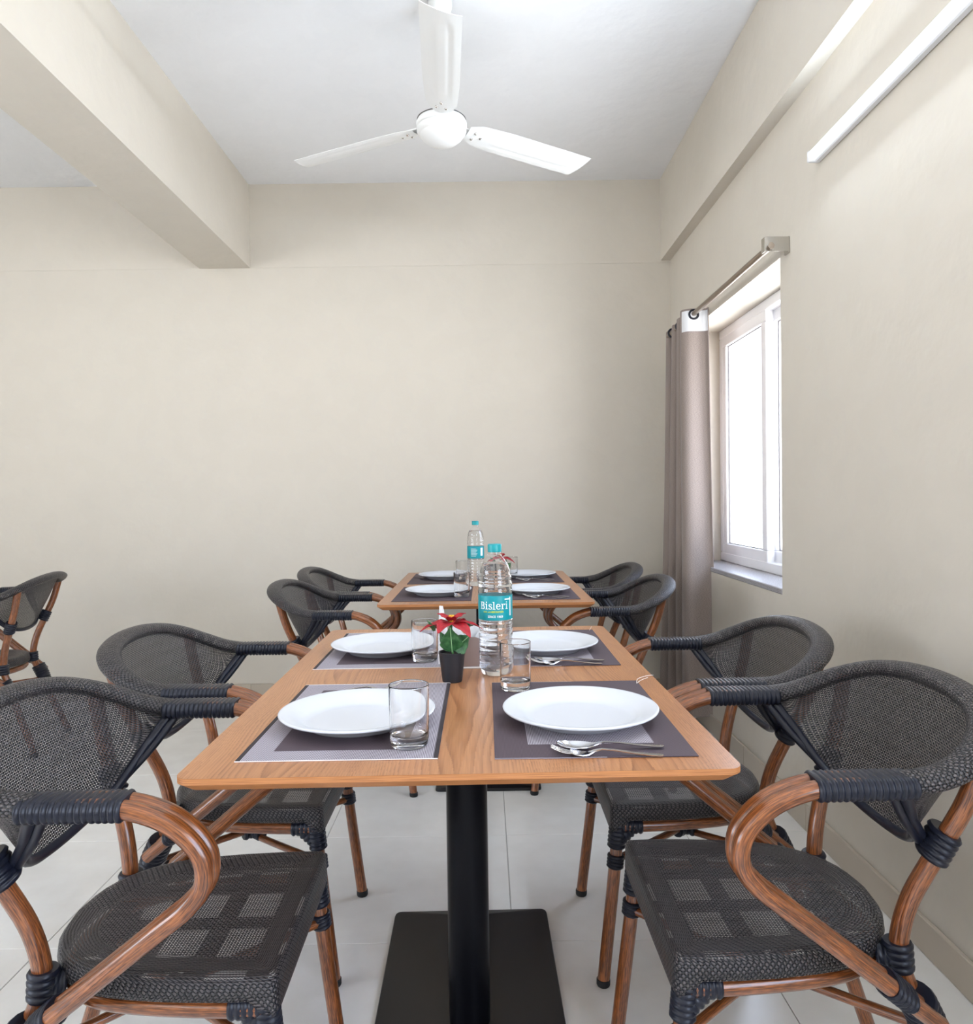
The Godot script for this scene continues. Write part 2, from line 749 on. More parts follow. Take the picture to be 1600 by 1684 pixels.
func build_room() -> void:
	var t := 0.25
	# floor: a bed with the tiles laid on it
	var bed := struct("floor", slab_between(P(LEFT_X - t, -0.15, FRONT_D - t), P(RIGHT_X + t, -0.006, BACK_D + t)), M.grout)
	var tile := Shape.new().box(Vector3(0.5984, 0.012, 0.5984), 0.0012).mesh()
	for i in range(-8, 2):
		for j in range(-7, 4):
			obj("tile", tile, M.tile, bed, P(0.057 + 0.6 * i + 0.3, -0.006, 1.883 + 0.6 * j + 0.3))
	struct("ceiling", slab_between(P(LEFT_X - t, ROOM_H, FRONT_D - t), P(RIGHT_X + t, ROOM_H + 0.2, BACK_D + t)), M.ceiling)
	var back := struct("wall_back", slab_between(P(LEFT_X - t, 0, BACK_D), P(RIGHT_X + t, ROOM_H, BACK_D + t)), M.wall)
	obj("plaster_band", slab_between(P(LEFT_X, 2.447, BACK_D - 0.003), P(RIGHT_X, ROOM_H, BACK_D + 0.01)), M.wall, back)
	# right wall: the window in view, and its twin nearer than the camera's view
	var s := Shape.new()
	slab_between(P(RIGHT_X, 0, BACK_D), P(RIGHT_X + t, ROOM_H, WIN_F), s)
	slab_between(P(RIGHT_X, 0, WIN_F), P(RIGHT_X + t, WIN_LO, WIN_N), s)
	slab_between(P(RIGHT_X, WIN_HI, WIN_F), P(RIGHT_X + t, ROOM_H, WIN_N), s)
	slab_between(P(RIGHT_X, 0, WIN_N), P(RIGHT_X + t, ROOM_H, NEAR_F), s)
	slab_between(P(RIGHT_X, 0, NEAR_F), P(RIGHT_X + t, 0.765, NEAR_N), s)
	slab_between(P(RIGHT_X, 2.1, NEAR_F), P(RIGHT_X + t, ROOM_H, NEAR_N), s)
	slab_between(P(RIGHT_X, 0, NEAR_N), P(RIGHT_X + t, ROOM_H, FRONT_D - t), s)
	struct("wall_right", s, M.wall)
	struct("wall_front", slab_between(P(LEFT_X - t, 0, FRONT_D), P(RIGHT_X + t, ROOM_H, FRONT_D - t)), M.wall)
	var lw := Shape.new()
	slab_between(P(LEFT_X - t, 0, BACK_D), P(LEFT_X, ROOM_H, HALL_F), lw)
	slab_between(P(LEFT_X - t, 0, HALL_F), P(LEFT_X, 0.765, HALL_N), lw)
	slab_between(P(LEFT_X - t, 2.1, HALL_F), P(LEFT_X, ROOM_H, HALL_N), lw)
	slab_between(P(LEFT_X - t, 0, HALL_N), P(LEFT_X, ROOM_H, FRONT_D), lw)
	struct("wall_left", lw, M.wall)
	# beams under the ceiling
	struct("trim_1", slab_between(P(-1.592, 2.447, FRONT_D), P(-1.306, ROOM_H, BACK_D)), M.wall)
	struct("trim_2", slab_between(P(1.016, 2.459, FRONT_D), P(RIGHT_X + 0.01, ROOM_H, BACK_D)), M.wall)
	# skirting tiles
	var piece := Shape.new().box(Vector3(0.012, 0.087, 0.5985), 0.002).mesh()
	var run := Node3D.new()
	run.name = "baseboard_right"
	run.set_meta("kind", "structure")
	add_child(run)
	for j in range(-7, 4):
		obj("tile", piece, M.skirting, run, P(RIGHT_X - 0.006, 0.0435, 1.875 + 0.6 * j + 0.3 - (0.02 if j == 3 else 0.0)))
	var run2 := Node3D.new()
	run2.name = "baseboard_back"
	run2.set_meta("kind", "structure")
	add_child(run2)
	var piece2 := Shape.new().box(Vector3(0.5985, 0.087, 0.012), 0.002).mesh()
	for i in range(-9, 0):
		obj("tile", piece2, M.skirting, run2, P(1.054 + 0.6 * i + 0.3, 0.0435, BACK_D - 0.006))


func frame_ring(x: float, thick: float, d0: float, d1: float, y0: float, y1: float, w: float) -> Shape:
	var s := Shape.new()
	var b := 0.004
	for y in [y0 + w / 2, y1 - w / 2]:
		s.box(Vector3(thick, w, d1 - d0), b, P(x, y, (d0 + d1) / 2))
	for d in [d0 + w / 2, d1 - w / 2]:
		s.box(Vector3(thick, y1 - y0 - 2 * w, w), b, P(x, (y0 + y1) / 2, d))
	return s


func build_window() -> void:
	var w := Node3D.new()
	w.name = "window_1"
	w.set_meta("kind", "structure")
	add_child(w)
	var lo := WIN_LO + 0.022
	obj("sill", Shape.new().box(Vector3(0.19, 0.022, WIN_F - WIN_N), 0.003, P(RIGHT_X + 0.093, WIN_LO + 0.011, (WIN_N + WIN_F) / 2)), M.granite, w)
	obj("frame", frame_ring(RIGHT_X + 0.205, 0.09, WIN_N, WIN_F, lo, WIN_HI, 0.045), M.pvc, w)
	var mid := (WIN_N + WIN_F) / 2
	for k in 2:
		var d0 := mid - 0.03 if k == 0 else WIN_N + 0.035
		var d1 := WIN_F - 0.035 if k == 0 else mid + 0.03
		var x := RIGHT_X + 0.18 if k == 0 else RIGHT_X + 0.222
		var sash := obj("sash", frame_ring(x, 0.034, d0, d1, lo + 0.035, WIN_HI - 0.035, 0.058), M.pvc, w)
		obj("gasket", frame_ring(x, 0.010, d0 + 0.058, d1 - 0.058, lo + 0.093, WIN_HI - 0.093, 0.004), M.rubber, sash)
		obj("pane", slab_between(P(x - 0.003, lo + 0.09, d0 + 0.055), P(x + 0.003, WIN_HI - 0.09, d1 - 0.055)), M.pane, sash)


const FOLDS := 7


func curtain_point(s: float, f: float) -> Vector3:   # s along the cloth from its near edge, f from the hem up
	var ph := s * FOLDS * PI
	var low := 1.0 - f
	var amp := lerpf(0.056, 0.040, s) * (1.0 + (0.25 + 0.55 * s) * low) * (1.0 + 0.12 * sin(s * 17.0 + low * 2.0))
	if s > 1.0 / FOLDS:
		amp *= 0.86 + 0.14 * sin(s * 40.0)
	var dd := lerpf(-0.275, 0.26, s) + 0.015 * sin(2.0 * ph) + 0.007 * sin(low * 5.0 + s * 9.0) * minf(1.0, low * 4.0)
	if s < 1.0 / FOLDS:
		dd -= 0.014 * sin(ph) + 0.03 * low * s * FOLDS
	return P(lerpf(0.006, 0.030, s) - 0.014 * low * s + amp * cos(ph), lerpf(0.075, 2.01, f), dd)


func build_curtain() -> void:
	var rod := thing("curtain_rod", "brushed metal curtain rod running above the window", "curtain rod", P(1.0, 1.985, 2.62))
	obj("pole", Shape.new().sweep(PackedVector3Array([P(0, 0, -0.03), P(0, 0, 1.42)]), circle(0.0115, 16)), M.rod, rod)
	var br := Shape.new().box(Vector3(0.008, 0.058, 0.034), 0.002, P(0.066, 0.008, 0))
	br.box(Vector3(0.084, 0.05, 0.004), 0.001, P(0.025, 0.010, -0.016))
	br.box(Vector3(0.006, 0.05, 0.03), 0.001, P(-0.016, 0.010, -0.002))
	br.box(Vector3(0.084, 0.004, 0.03), 0.001, P(0.025, 0.033, -0.002))
	obj("bracket", br, M.chrome, rod)
	obj("bracket", Shape.new().box(Vector3(0.07, 0.012, 0.012), 0.002, P(0.035, 0.0, 1.36)), M.chrome, rod)
	# the cloth: a folded sheet hanging from the rod
	var cur := thing("curtain", "grey brown linen curtain drawn aside to the far end of the window", "curtain", P(1.0, 0, 3.8))
	var rows := []
	var uvs := []
	var ny := 24
	var steps := FOLDS * 14
	for i in ny + 1:
		var f := float(i) / ny
		var row := PackedVector3Array()
		var uv := PackedVector2Array()
		for k in steps + 1:
			row.append(curtain_point(float(k) / steps, f))
			uv.append(Vector2(1.4 * k / steps, 2.0 * f))
		rows.append(row)
		uvs.append(uv)
	obj("cloth", Shape.new().sheet(rows, 0.003, uvs), M.curtain, cur)
	# stiff white heading with the ring the rod runs through, on the panel that faces the room
	var hr := []
	for i in 3:
		var row := PackedVector3Array()
		for k in 11:
			row.append(curtain_point(lerpf(0.08, 0.97, k / 10.0) / FOLDS, lerpf(0.945, 0.995, i / 2.0)) + P(0, 0, -0.0035))
		hr.append(row)
	obj("heading_tape", Shape.new().sheet(hr, 0.002), M.header, cur)
	for k in [0.5, 1.5, 3.5, 5.5]:
		var dd := -curtain_point(k / FOLDS, 0.985).z - (0.003 if k < 1 else 0.0)
		var ring := PackedVector3Array()
		for j in 25:
			ring.append(P(0.0, 1.982, dd) + Vector3(0.021 * cos(TAU * j / 24), 0.021 * sin(TAU * j / 24), 0))
		obj("grommet", Shape.new().sweep(ring, circle(0.0055, 8), PackedFloat32Array(), Vector3.BACK, false), M.cord, cur)


func build_tube_light() -> void:
	tube_light("lit white tube light fixed along the right wall below the beam", P(RIGHT_X, 2.185, 2.37), 0.0, 2.8)
	# two more of the room's lamps, outside the view: on the wall behind the camera and on the far left wall
	tube_light("lit tube light on the wall behind the camera", P(-1.9, 2.62, FRONT_D), -PI / 2, 1.2)
	tube_light("lit tube light on the left wall of the room", P(LEFT_X, 2.3, 0.9), PI, 1.0)


func tube_light(label: String, at: Vector3, turn: float, energy: float) -> void:   # fixed to a wall whose face looks along -x before the turn
	var o := thing("tube_light", label, "light", at, turn)
	var l := 1.2
	obj("batten", Shape.new().box(Vector3(0.022, 0.034, l), 0.004, P(-0.011, 0, -l / 2)), M.batten, o)
	var path := PackedVector3Array()
	for k in 9:
		path.append(P(-0.030, 0.002, -0.012 - (l - 0.024) * k / 8))
	obj("diffuser", Shape.new().sweep(path, circle(0.0135, 16)), M.tube, o)
	for d in [-0.006, -l + 0.006]:
		obj("end_cap", Shape.new().box(Vector3(0.036, 0.036, 0.012), 0.003, P(-0.024, 0, d)), M.batten, o)
	for k in 2:
		var a := AreaLight3D.new()
		a.name = "tube_lamp" if k == 0 else "tube_lamp_001"
		a.area_size = Vector2(0.026, l - 0.05)
		a.light_color = Color(0.88, 0.94, 1.0)
		a.light_energy = energy
		a.area_range = 20.0
		a.shadow_enabled = true
		o.add_child(a)
		var dir := Vector3(-0.93, 0.37, 0) if k == 0 else Vector3(-0.93, -0.37, 0)
		a.position = P(-0.030, 0.002, -l / 2) + dir.normalized() * 0.016
		a.basis = Basis.looking_at(dir.normalized(), Vector3.BACK)


func build_fan() -> void:
	var f := thing("ceiling_fan", "white three-bladed ceiling fan hanging above the tables", "fan", P(-0.136, 2.455, 2.72))
	obj("canopy", Shape.new().lathe([[0.0, 0.385], [0.018, 0.385], [0.028, 0.397], [0.044, 0.435], [0.047, 0.46], [0.0, 0.46]], 24), M.fan, f)
	obj("down_rod", Shape.new().lathe([[0.0, 0.08], [0.013, 0.08], [0.013, 0.40], [0.0, 0.40]], 16), M.fan, f)
	obj("motor", Shape.new().lathe([[0.0, -0.052], [0.03, -0.05], [0.055, -0.042], [0.074, -0.026], [0.078, -0.016], [0.078, -0.016], [0.086, -0.012], [0.089, -0.004], [0.089, 0.006], [0.089, 0.006], [0.083, 0.007], [0.083, 0.010], [0.083, 0.010], [0.091, 0.011], [0.091, 0.024], [0.086, 0.034], [0.086, 0.034], [0.07, 0.046], [0.04, 0.06], [0.03, 0.09], [0.0, 0.09]], 48), M.fan, f)
	obj("seam", Shape.new().lathe([[0.0845, 0.0335], [0.0885, 0.0335], [0.0885, 0.0365], [0.0845, 0.0365]], 48), M.fan_gap, f)
	# blades: one towards the camera, the others a third of a turn away
	for k in 3:
		var turn := deg_to_rad(93.0 + 120.0 * k)
		var rows := []
		var n := 26
		var wn := 14
		for i in n + 1:
			var s := float(i) / n
			var r := lerpf(0.105, 0.645, s)
			var hw := lerpf(0.050, 0.060, minf(1.0, s * 3.0))
			if s < 0.08:
				hw = lerpf(0.032, 0.052, s / 0.08)
			var row := PackedVector3Array()
			for j in wn + 1:
				var q := float(j) / wn * 2.0 - 1.0
				var rr := r + (0.012 * q if i == n else 0.0)
				var rib := 0.0
				if s > 0.2 and s < 0.88 and absf(absf(q) - 0.43) < 0.1:
					rib = 0.0028
				if absf(q) < 0.45 and (absf(s - 0.2) < 0.02 or absf(s - 0.88) < 0.02):
					rib = 0.0028
				row.append(Vector3(rr, 0.018 + rib - 0.006 * (1.0 - q * q) + q * hw * 0.22, q * hw))
			rows.append(row)
		var blade := obj("blade", Shape.new().sheet(rows, 0.0016), M.fan, f)
		blade.rotation.y = turn - PI
		var iron := obj("blade_iron", Shape.new().box(Vector3(0.11, 0.005, 0.042), 0.001, Vector3(0.135, 0.022, 0)), M.fan, blade)
		iron.rotation.x = -0.21
		for q in [[0.135, -0.016], [0.135, 0.016], [0.165, 0.0]]:
			obj("screw", Shape.new().lathe([[0.0, -0.006], [0.004, -0.005], [0.0055, -0.002], [0.0055, 0.003], [0.0, 0.003]], 10), M.chrome, blade, Vector3(q[0], 0.013 + q[1] * 0.21, q[1]))


# ---------------------------------------------------------------- tables

func make_table(label: String, at: Vector3, turn: float) -> Node3D:
	var t := thing("dining_table", label, "table", at, turn, "four-seat tables down the room")
	var w := 0.80
	var l := 1.176
	var top := Shape.new()
	var o1 := rounded(w, l, 0.022)
	top.cap(top.ring_of([o1, TAB_Y]), Vector3.UP)
	obj("tabletop", top, M.wood, t)
	var e := Shape.new()
	var o2 := rounded(w - 0.034, l - 0.034, 0.012)
	e.slab([[o2, TAB_Y - 0.022], [o1, TAB_Y - 0.009], [o1, TAB_Y - 0.009], [o1, TAB_Y - 0.0005], [o1, TAB_Y - 0.0005], [rounded(w - 0.001, l - 0.001, 0.0215), TAB_Y]], true, false)
	obj("table_edge", e, M.edge, t)
	var col := Shape.new().lathe([[0.0, 0.02], [0.0435, 0.02], [0.0435, 0.02], [0.0435, 0.70], [0.0435, 0.70], [0.0, 0.70]], 40)
	obj("pedestal", col, M.black_metal, t, Vector3(0, 0, 0.055))
	obj("mounting_plate", Shape.new().box(Vector3(0.36, 0.022, 0.5), 0.003, Vector3(0, 0.711, 0)), M.black_metal, t)
	# base plate: a low hipped pyramid
	var b := Shape.new()
	var c1 := rounded(0.405, 0.83, 0.016)
	var c0 := rounded(0.409, 0.834, 0.018)
	b.slab([[c0, 0.0], [c0, 0.007], [c0, 0.007], [c1, 0.011]], true, false)
	var n := c1.size()
	for j in n:   # a long low hip: every edge rises to the nearer end of the ridge
		var p := Vector3(c1[j].x, 0.011, c1[j].y)
		var q := Vector3(c1[(j + 1) % n].x, 0.011, c1[(j + 1) % n].y)
		var rp := Vector3(0, 0.028, signf(p.z) * 0.36)
		var rq := Vector3(0, 0.028, signf(q.z) * 0.36)
		b.poly([p, q, rq], Vector3(0, -1, 0))
		if rp != rq:
			b.poly([p, rq, rp], Vector3(0, -1, 0))
	obj("base_plate", b, M.base_metal, t, Vector3(0, 0, 0.03))
	return t


const T1 := Vector3(-0.047, 0, -1.625)
const T2 := Vector3(0.0, 0, -3.306)


func build_tables() -> void:
	var t := make_table("nearer wood-topped dining table on a black pedestal, carrying the lettered water bottle", T1, 0.013)
	dup(t, T2, 0.0, "farther wood-topped dining table, standing by the back wall beside the curtain")


# ---------------------------------------------------------------- chairs (front towards -x, the origin under the front edge of the seat)

func seat_outline(grow: float) -> PackedVector2Array:
	var pts: Array[Vector3] = []
	for p in [[0.40, 0.0], [0.388, 0.075], [0.35, 0.135], [0.29, 0.175], [0.20, 0.195], [0.10, 0.203], [0.02, 0.203], [0.004, 0.199], [0.0, 0.188]]:
		pts.append(Vector3(p[0], 0, p[1]))
	var half := smooth(pts, 3)
	var o := PackedVector2Array()
	var c := Vector2(0.18, 0)
	for p in half:
		o.append(Vector2(p.x, p.z))
	for k in range(half.size() - 1, 0, -1):
		o.append(Vector2(half[k].x, -half[k].z))
	for k in o.size():
		var q := o[k] - c
		o[k] = c + q * (1.0 + grow / q.length())
	return o


func make_chair(label: String, at: Vector3, turn: float) -> Node3D:
	var c := thing("woven_armchair", label, "chair", at, turn, "woven bistro armchairs round the tables")
	# seat: woven cover drawn over the frame, with webbing below it
	var s := Shape.new()
	s.slab([[seat_outline(-0.012), 0.381], [seat_outline(0.0), 0.384], [seat_outline(0.002), 0.396], [seat_outline(0.0), 0.412], [seat_outline(-0.006), 0.419], [seat_outline(-0.016), 0.4215], [seat_outline(-0.06), 0.4185]], false, true)
	for k in s.v.size():   # the cover hangs lower over the front edge
		if s.v[k].y < 0.4:
			var drop := 0.026 * clampf((0.035 - s.v[k].x) / 0.02, 0.0, 1.0)
			s.v[k].y -= drop
			s.t[k].y -= drop
	obj("seat", s, M.weave, c)
	var web := Shape.new()
	for k in 4:
		web.box(Vector3(0.036, 0.003, 0.36 if k < 2 else 0.28 if k == 2 else 0.16), 0.0, Vector3(0.045 + 0.1 * k, 0.3855, 0))
	for k in 3:
		web.box(Vector3(0.33, 0.003, 0.034), 0.0, Vector3(0.18, 0.3885, -0.115 + 0.115 * k))
	web.slab([[seat_outline(-0.005), 0.385], [seat_outline(-0.004), 0.398], [seat_outline(-0.008), 0.412]], false, false)
	obj("webbing", web, M.webbing, c)
	var ring: Array[Vector3] = []
	for p in seat_outline(-0.018):
		ring.append(Vector3(p.x, 0.3655, p.y))
	ring.append(ring[0])
	obj("seat_rail", Shape.new().sweep(PackedVector3Array(ring), circle(0.0135, 10), PackedFloat32Array(), Vector3.UP, false), M.bamboo, c)
	for z in [-1.0, 1.0]:
		# front leg with its cap and cords
		var leg := obj("front_leg", tube([Vector3(0.022, 0.385, 0.182 * z), Vector3(0.008, 0.25, 0.188 * z), Vector3(-0.02, 0.012, 0.197 * z)], 0.0145, 14), M.bamboo, c)
		obj("foot_cap", Shape.new().lathe([[0.0, 0.0], [0.0145, 0.0], [0.016, 0.004], [0.016, 0.014], [0.0145, 0.016], [0.0, 0.016]], 14, Vector3(-0.0205, 0, 0.197 * z)), M.foot, leg)
		var cw := ridged(PackedVector3Array([Vector3(0.021, 0.382, 0.183 * z), Vector3(0.014, 0.316, 0.186 * z)]), circle(0.0185), 7, 0.16)
		var rail := ridged(PackedVector3Array([Vector3(0.014, 0.366, 0.184 * z), Vector3(0.075, 0.366, 0.186 * z)]), circle(0.0165), 6, 0.16)
		obj("corner_wrap", cw, M.cord, c)
		obj("corner_wrap", rail, M.cord, c)
		obj("corner_wrap", ridged(PackedVector3Array([Vector3(0.056, 0.364, 0.186 * z), Vector3(0.016, 0.328, 0.187 * z)]), circle(0.013), 5, 0.2), M.cord, c)
		obj("leg_wrap", ridged(PackedVector3Array([Vector3(0.0135, 0.30, 0.187 * z), Vector3(0.0105, 0.27, 0.188 * z)]), circle(0.0175), 4, 0.16), M.cord, c)
		# rear leg: sweeps back below the seat and leans back above it
		var rp := smooth([Vector3(0.470, 0.75, 0.222 * z), Vector3(0.448, 0.66, 0.207 * z), Vector3(0.418, 0.575, 0.185 * z), Vector3(0.387, 0.488, 0.162 * z), Vector3(0.374, 0.42, 0.152 * z), Vector3(0.376, 0.37, 0.152 * z), Vector3(0.397, 0.31, 0.158 * z), Vector3(0.44, 0.19, 0.17 * z), Vector3(0.505, 0.012, 0.19 * z)], 5)
		var rl := obj("rear_leg", Shape.new().sweep(rp, circle(0.0148, 14)), M.bamboo, c)
		obj("foot_cap", Shape.new().lathe([[0.0, 0.0], [0.0145, 0.0], [0.0165, 0.004], [0.0165, 0.014], [0.0145, 0.016], [0.0, 0.016]], 14, Vector3(0.507, 0, 0.19 * z)), M.foot, rl)
		# arm: a twin tube, forward from the back, round in a loop and down to the rear leg
		for q in 2:
			var o := 0.0135 if q == 0 else -0.0135
			var ap := smooth([Vector3(0.332, 0.7015, (0.249 + o) * z), Vector3(0.29, 0.701, (0.249 + o) * z), Vector3(0.245, 0.704, (0.249 + o) * z), Vector3(0.185, 0.70, (0.249 + o) * z), Vector3(0.128, 0.678, (0.249 + o) * z), Vector3(0.088, 0.638, (0.249 + o) * z), Vector3(0.082, 0.595, (0.249 + o) * z), Vector3(0.105, 0.560, (0.247 + o) * z), Vector3(0.15, 0.522, (0.241 + o) * z), Vector3(0.26, 0.432, (0.222 + o) * z), Vector3(0.335, 0.371, (0.209 + o) * z), Vector3(0.405, 0.312, (0.196 + o) * z)], 6)
			obj("arm", Shape.new().sweep(ap, circle(0.0136, 12)), M.bamboo, c)
		var stadium := PackedVector2Array()
		for j in 20:   # across the two tubes: x is lateral
			var a := -TAU * j / 20
			stadium.append(Vector2(0.0155 * cos(a) + (0.0135 if cos(a) > 0.01 else -0.0135 if cos(a) < -0.01 else 0.0), 0.0155 * sin(a)))
		obj("arm_wrap", ridged(smooth([Vector3(0.336, 0.7015, 0.249 * z), Vector3(0.26, 0.7015, 0.249 * z), Vector3(0.190, 0.7010, 0.249 * z)], 4), stadium, 16, 0.13, Vector3(0, 0, 1)), M.cord, c)
		obj("arm_tie", ridged(PackedVector3Array([Vector3(0.318, 0.385, 0.2105 * z), Vector3(0.352, 0.3565, 0.205 * z)]), oval(0.031, 0.018), 5, 0.1, Vector3(0, 0, 1)), M.cord, c)
		obj("lower_wrap", ridged(PackedVector3Array([Vector3(0.383, 0.338, 0.178 * z), Vector3(0.402, 0.30, 0.176 * z), Vector3(0.422, 0.245, 0.170 * z)]), oval(0.037, 0.026), 10, 0.09, Vector3(0, 0, 1)), M.cord, c)
		obj("seat_tie", ridged(PackedVector3Array([Vector3(0.371, 0.41, 0.15 * z), Vector3(0.373, 0.365, 0.151 * z)]), oval(0.021, 0.021), 4, 0.14), M.cord, c)
		obj("seat_tie", ridged(PackedVector3Array([Vector3(0.345, 0.378, 0.135 * z), Vector3(0.375, 0.388, 0.15 * z)]), oval(0.019, 0.019), 3, 0.14), M.cord, c)
		obj("back_tie", ridged(PackedVector3Array([Vector3(0.427, 0.604, 0.187 * z), Vector3(0.409, 0.558, 0.176 * z)]), oval(0.0205, 0.026), 5, 0.14), M.cord, c)
		# cords from the end of the arm down to the rear leg
		for q in [0.0, 0.014]:
			obj("back_strap", tube([Vector3(0.326 - q, 0.69, 0.240 * z), Vector3(0.363 - q, 0.635, 0.205 * z), Vector3(0.403 - q * 0.6, 0.582, 0.170 * z)], 0.0075, 10), M.cord, c)
	# crossed stretchers with a cord binding
	for z in [-1.0, 1.0]:
		obj("stretcher", tube([Vector3(0.01, 0.283, 0.183 * z), Vector3(0.22, 0.276 + 0.006 * z, 0.006 * z), Vector3(0.405, 0.275, -0.155 * z)], 0.0085, 10), M.bamboo, c)
		obj("cross_binding", ridged(PackedVector3Array([Vector3(0.195, 0.277, 0.024 * z), Vector3(0.245, 0.277, -0.018 * z)]), circle(0.0145), 5, 0.16), M.cord, c)
	# back: rolled rim and the woven panel that runs down from it
	var half := [[0.323, 0.703, 0.250], [0.378, 0.712, 0.252], [0.427, 0.732, 0.243], [0.472, 0.756, 0.213], [0.505, 0.776, 0.160], [0.523, 0.788, 0.085], [0.528, 0.792, 0.0]]
	var rim: Array[Vector3] = []
	for p in half:
		rim.append(Vector3(p[0], p[1], p[2]))
	for k in range(half.size() - 2, -1, -1):
		rim.append(Vector3(half[k][0], half[k][1], -half[k][2]))
	var rim_path := resampled(smooth(rim, 8), 73)
	obj("back_rim", Shape.new().sweep(rim_path, oval(0.0165, 0.027, 20), PackedFloat32Array(), Vector3.UP), M.weave, c)
	var low_half := [[0.330, 0.690, 0.243], [0.363, 0.637, 0.205], [0.390, 0.585, 0.160], [0.404, 0.562, 0.11], [0.411, 0.552, 0.055], [0.413, 0.549, 0.0]]
	var low: Array[Vector3] = []
	for p in low_half:
		low.append(Vector3(p[0], p[1], p[2]))
	for k in range(low_half.size() - 2, -1, -1):
		low.append(Vector3(low_half[k][0], low_half[k][1], -low_half[k][2]))
	var low_path := resampled(smooth(low, 8), 73)
	obj("back_rail", Shape.new().sweep(low_path, circle(0.0085, 10)), M.cord, c)
	var rows := []
	var uvs := []
	for i in 13:
		var f := i / 12.0
		var row := PackedVector3Array()
		var uv := PackedVector2Array()
		for j in 73:
			var along := rim_path[mini(j + 1, 72)] - rim_path[maxi(j - 1, 0)]
			var inward := Vector3(along.z, 0, -along.x).normalized() * 0.019 * sin(PI * j / 72.0)
			if inward.dot(Vector3(0.3, 0, 0) - rim_path[j]) < 0:
				inward = -inward
			var p := (rim_path[j] + inward + Vector3(0, -0.008, 0)).lerp(low_path[j], f)
			var bulge := 0.004 * sin(PI * f) * sin(PI * j / 72.0)
			row.append(p + Vector3(bulge, 0, 0))
			uv.append(Vector2((j - 36) / 36.0 * 0.36 * (1.0 - 0.25 * f), p.y * 1.25))
		rows.append(row)
		uvs.append(uv)
	obj("back_panel", Shape.new().patch(rows, uvs), M.weave, c)
	return c


func build_chairs() -> void:
	var c := make_chair("woven armchair at the near right corner of the nearer table, close to the right wall", P(0.281, 0, 1.334), deg_to_rad(0.5))
	dup(c, P(0.28, 0, 1.905), 0.0, "second woven armchair along the right side of the nearer table, before the curtain")
	dup(c, P(0.195, 0, 3.02), 0.0, "woven armchair at the right near seat of the farther table, backed by the curtain")
	dup(c, P(0.188, 0, 3.585), 0.0, "woven armchair on the right of the farther table, nearest the back wall")
	dup(c, P(-0.325, 0, 1.305), PI + 0.02, "woven armchair at the near left corner of the nearer table, its back lit pinkish")
	dup(c, P(-0.385, 0, 1.92), PI, "second woven armchair along the left side of the nearer table")
	dup(c, P(-0.305, 0, 3.02), PI, "woven armchair on the left side of the farther table, its near seat")
	dup(c, P(-0.33, 0, 3.585), PI, "woven armchair on the left of the farther table, nearest the back wall")
	dup(c, P(-2.56, 0, 3.44), deg_to_rad(9.0), "lone woven armchair seen from behind at the far left edge of the room")


# ---------------------------------------------------------------- things laid on the tables

func place_mat(x: float, d: float, cloth: StandardMaterial3D, turn: float, label: String) -> Node3D:
	var m := thing("placemat", label, "placemat", P(x, TAB_Y + 0.0002, d), turn, "woven vinyl placemats")
	var s := Shape.new()
	var o := rounded(0.30, 0.45, 0.003, 2)
	s.slab([[o, 0.0], [o, 0.0012]], true, true)
	obj("mat", s, cloth, m)
	for z in [-0.2255, 0.2255]:
		obj("hem", Shape.new().sweep(PackedVector3Array([Vector3(-0.15, 0.0008, z), Vector3(0.15, 0.0008, z)]), circle(0.0009, 6)), M.thread if cloth == M.mat_pale else cloth, m)
	return m


func plate(x: float, d: float, label: String) -> Node3D:
	var p := thing("dinner_plate", label, "plate", P(x, TAB_Y + 0.0015, d), 0.0, "white dinner plates")
	var body := Shape.new().lathe([[0.0, 0.0025], [0.082, 0.0025], [0.084, 0.0], [0.090, 0.0], [0.093, 0.004], [0.112, 0.013], [0.132, 0.0185], [0.1355, 0.0205], [0.1365, 0.0225], [0.1350, 0.0240], [0.131, 0.0238], [0.112, 0.0190], [0.098, 0.0105], [0.090, 0.0065], [0.08, 0.0055], [0.0, 0.0055]], 72)
	obj("plate_body", body, M.china, p)
	p.scale = Vector3.ONE * 0.98
	return p


func tumbler(x: float, d: float, label: String, on_mat := true) -> Node3D:
	var g := thing("glass_tumbler", label, "glass", P(x, TAB_Y + (0.0015 if on_mat else 0.0003), d), 0.0, "clear water tumblers")
	obj("tumbler_body", Shape.new().lathe([[0.0, 0.0], [0.0255, 0.0], [0.028, 0.0015], [0.0295, 0.005], [0.0305, 0.02], [0.0315, 0.094], [0.0312, 0.0955], [0.0303, 0.0955], [0.0298, 0.094], [0.0286, 0.024], [0.027, 0.0185], [0.022, 0.0165], [0.0, 0.016]], 56), M.glass, g)
	return g


func cutlery_rows(profile: Array, nw: int) -> Array:   # profile: [along x, half width, y, dish]
	var rows := []
	for p in profile:
		var row := PackedVector3Array()
		for j in nw + 1:
			var q := float(j) / nw * 2.0 - 1.0
			row.append(Vector3(p[0], p[2] - p[3] * (1.0 - q * q), q * p[1]))
		rows.append(row)
	return rows


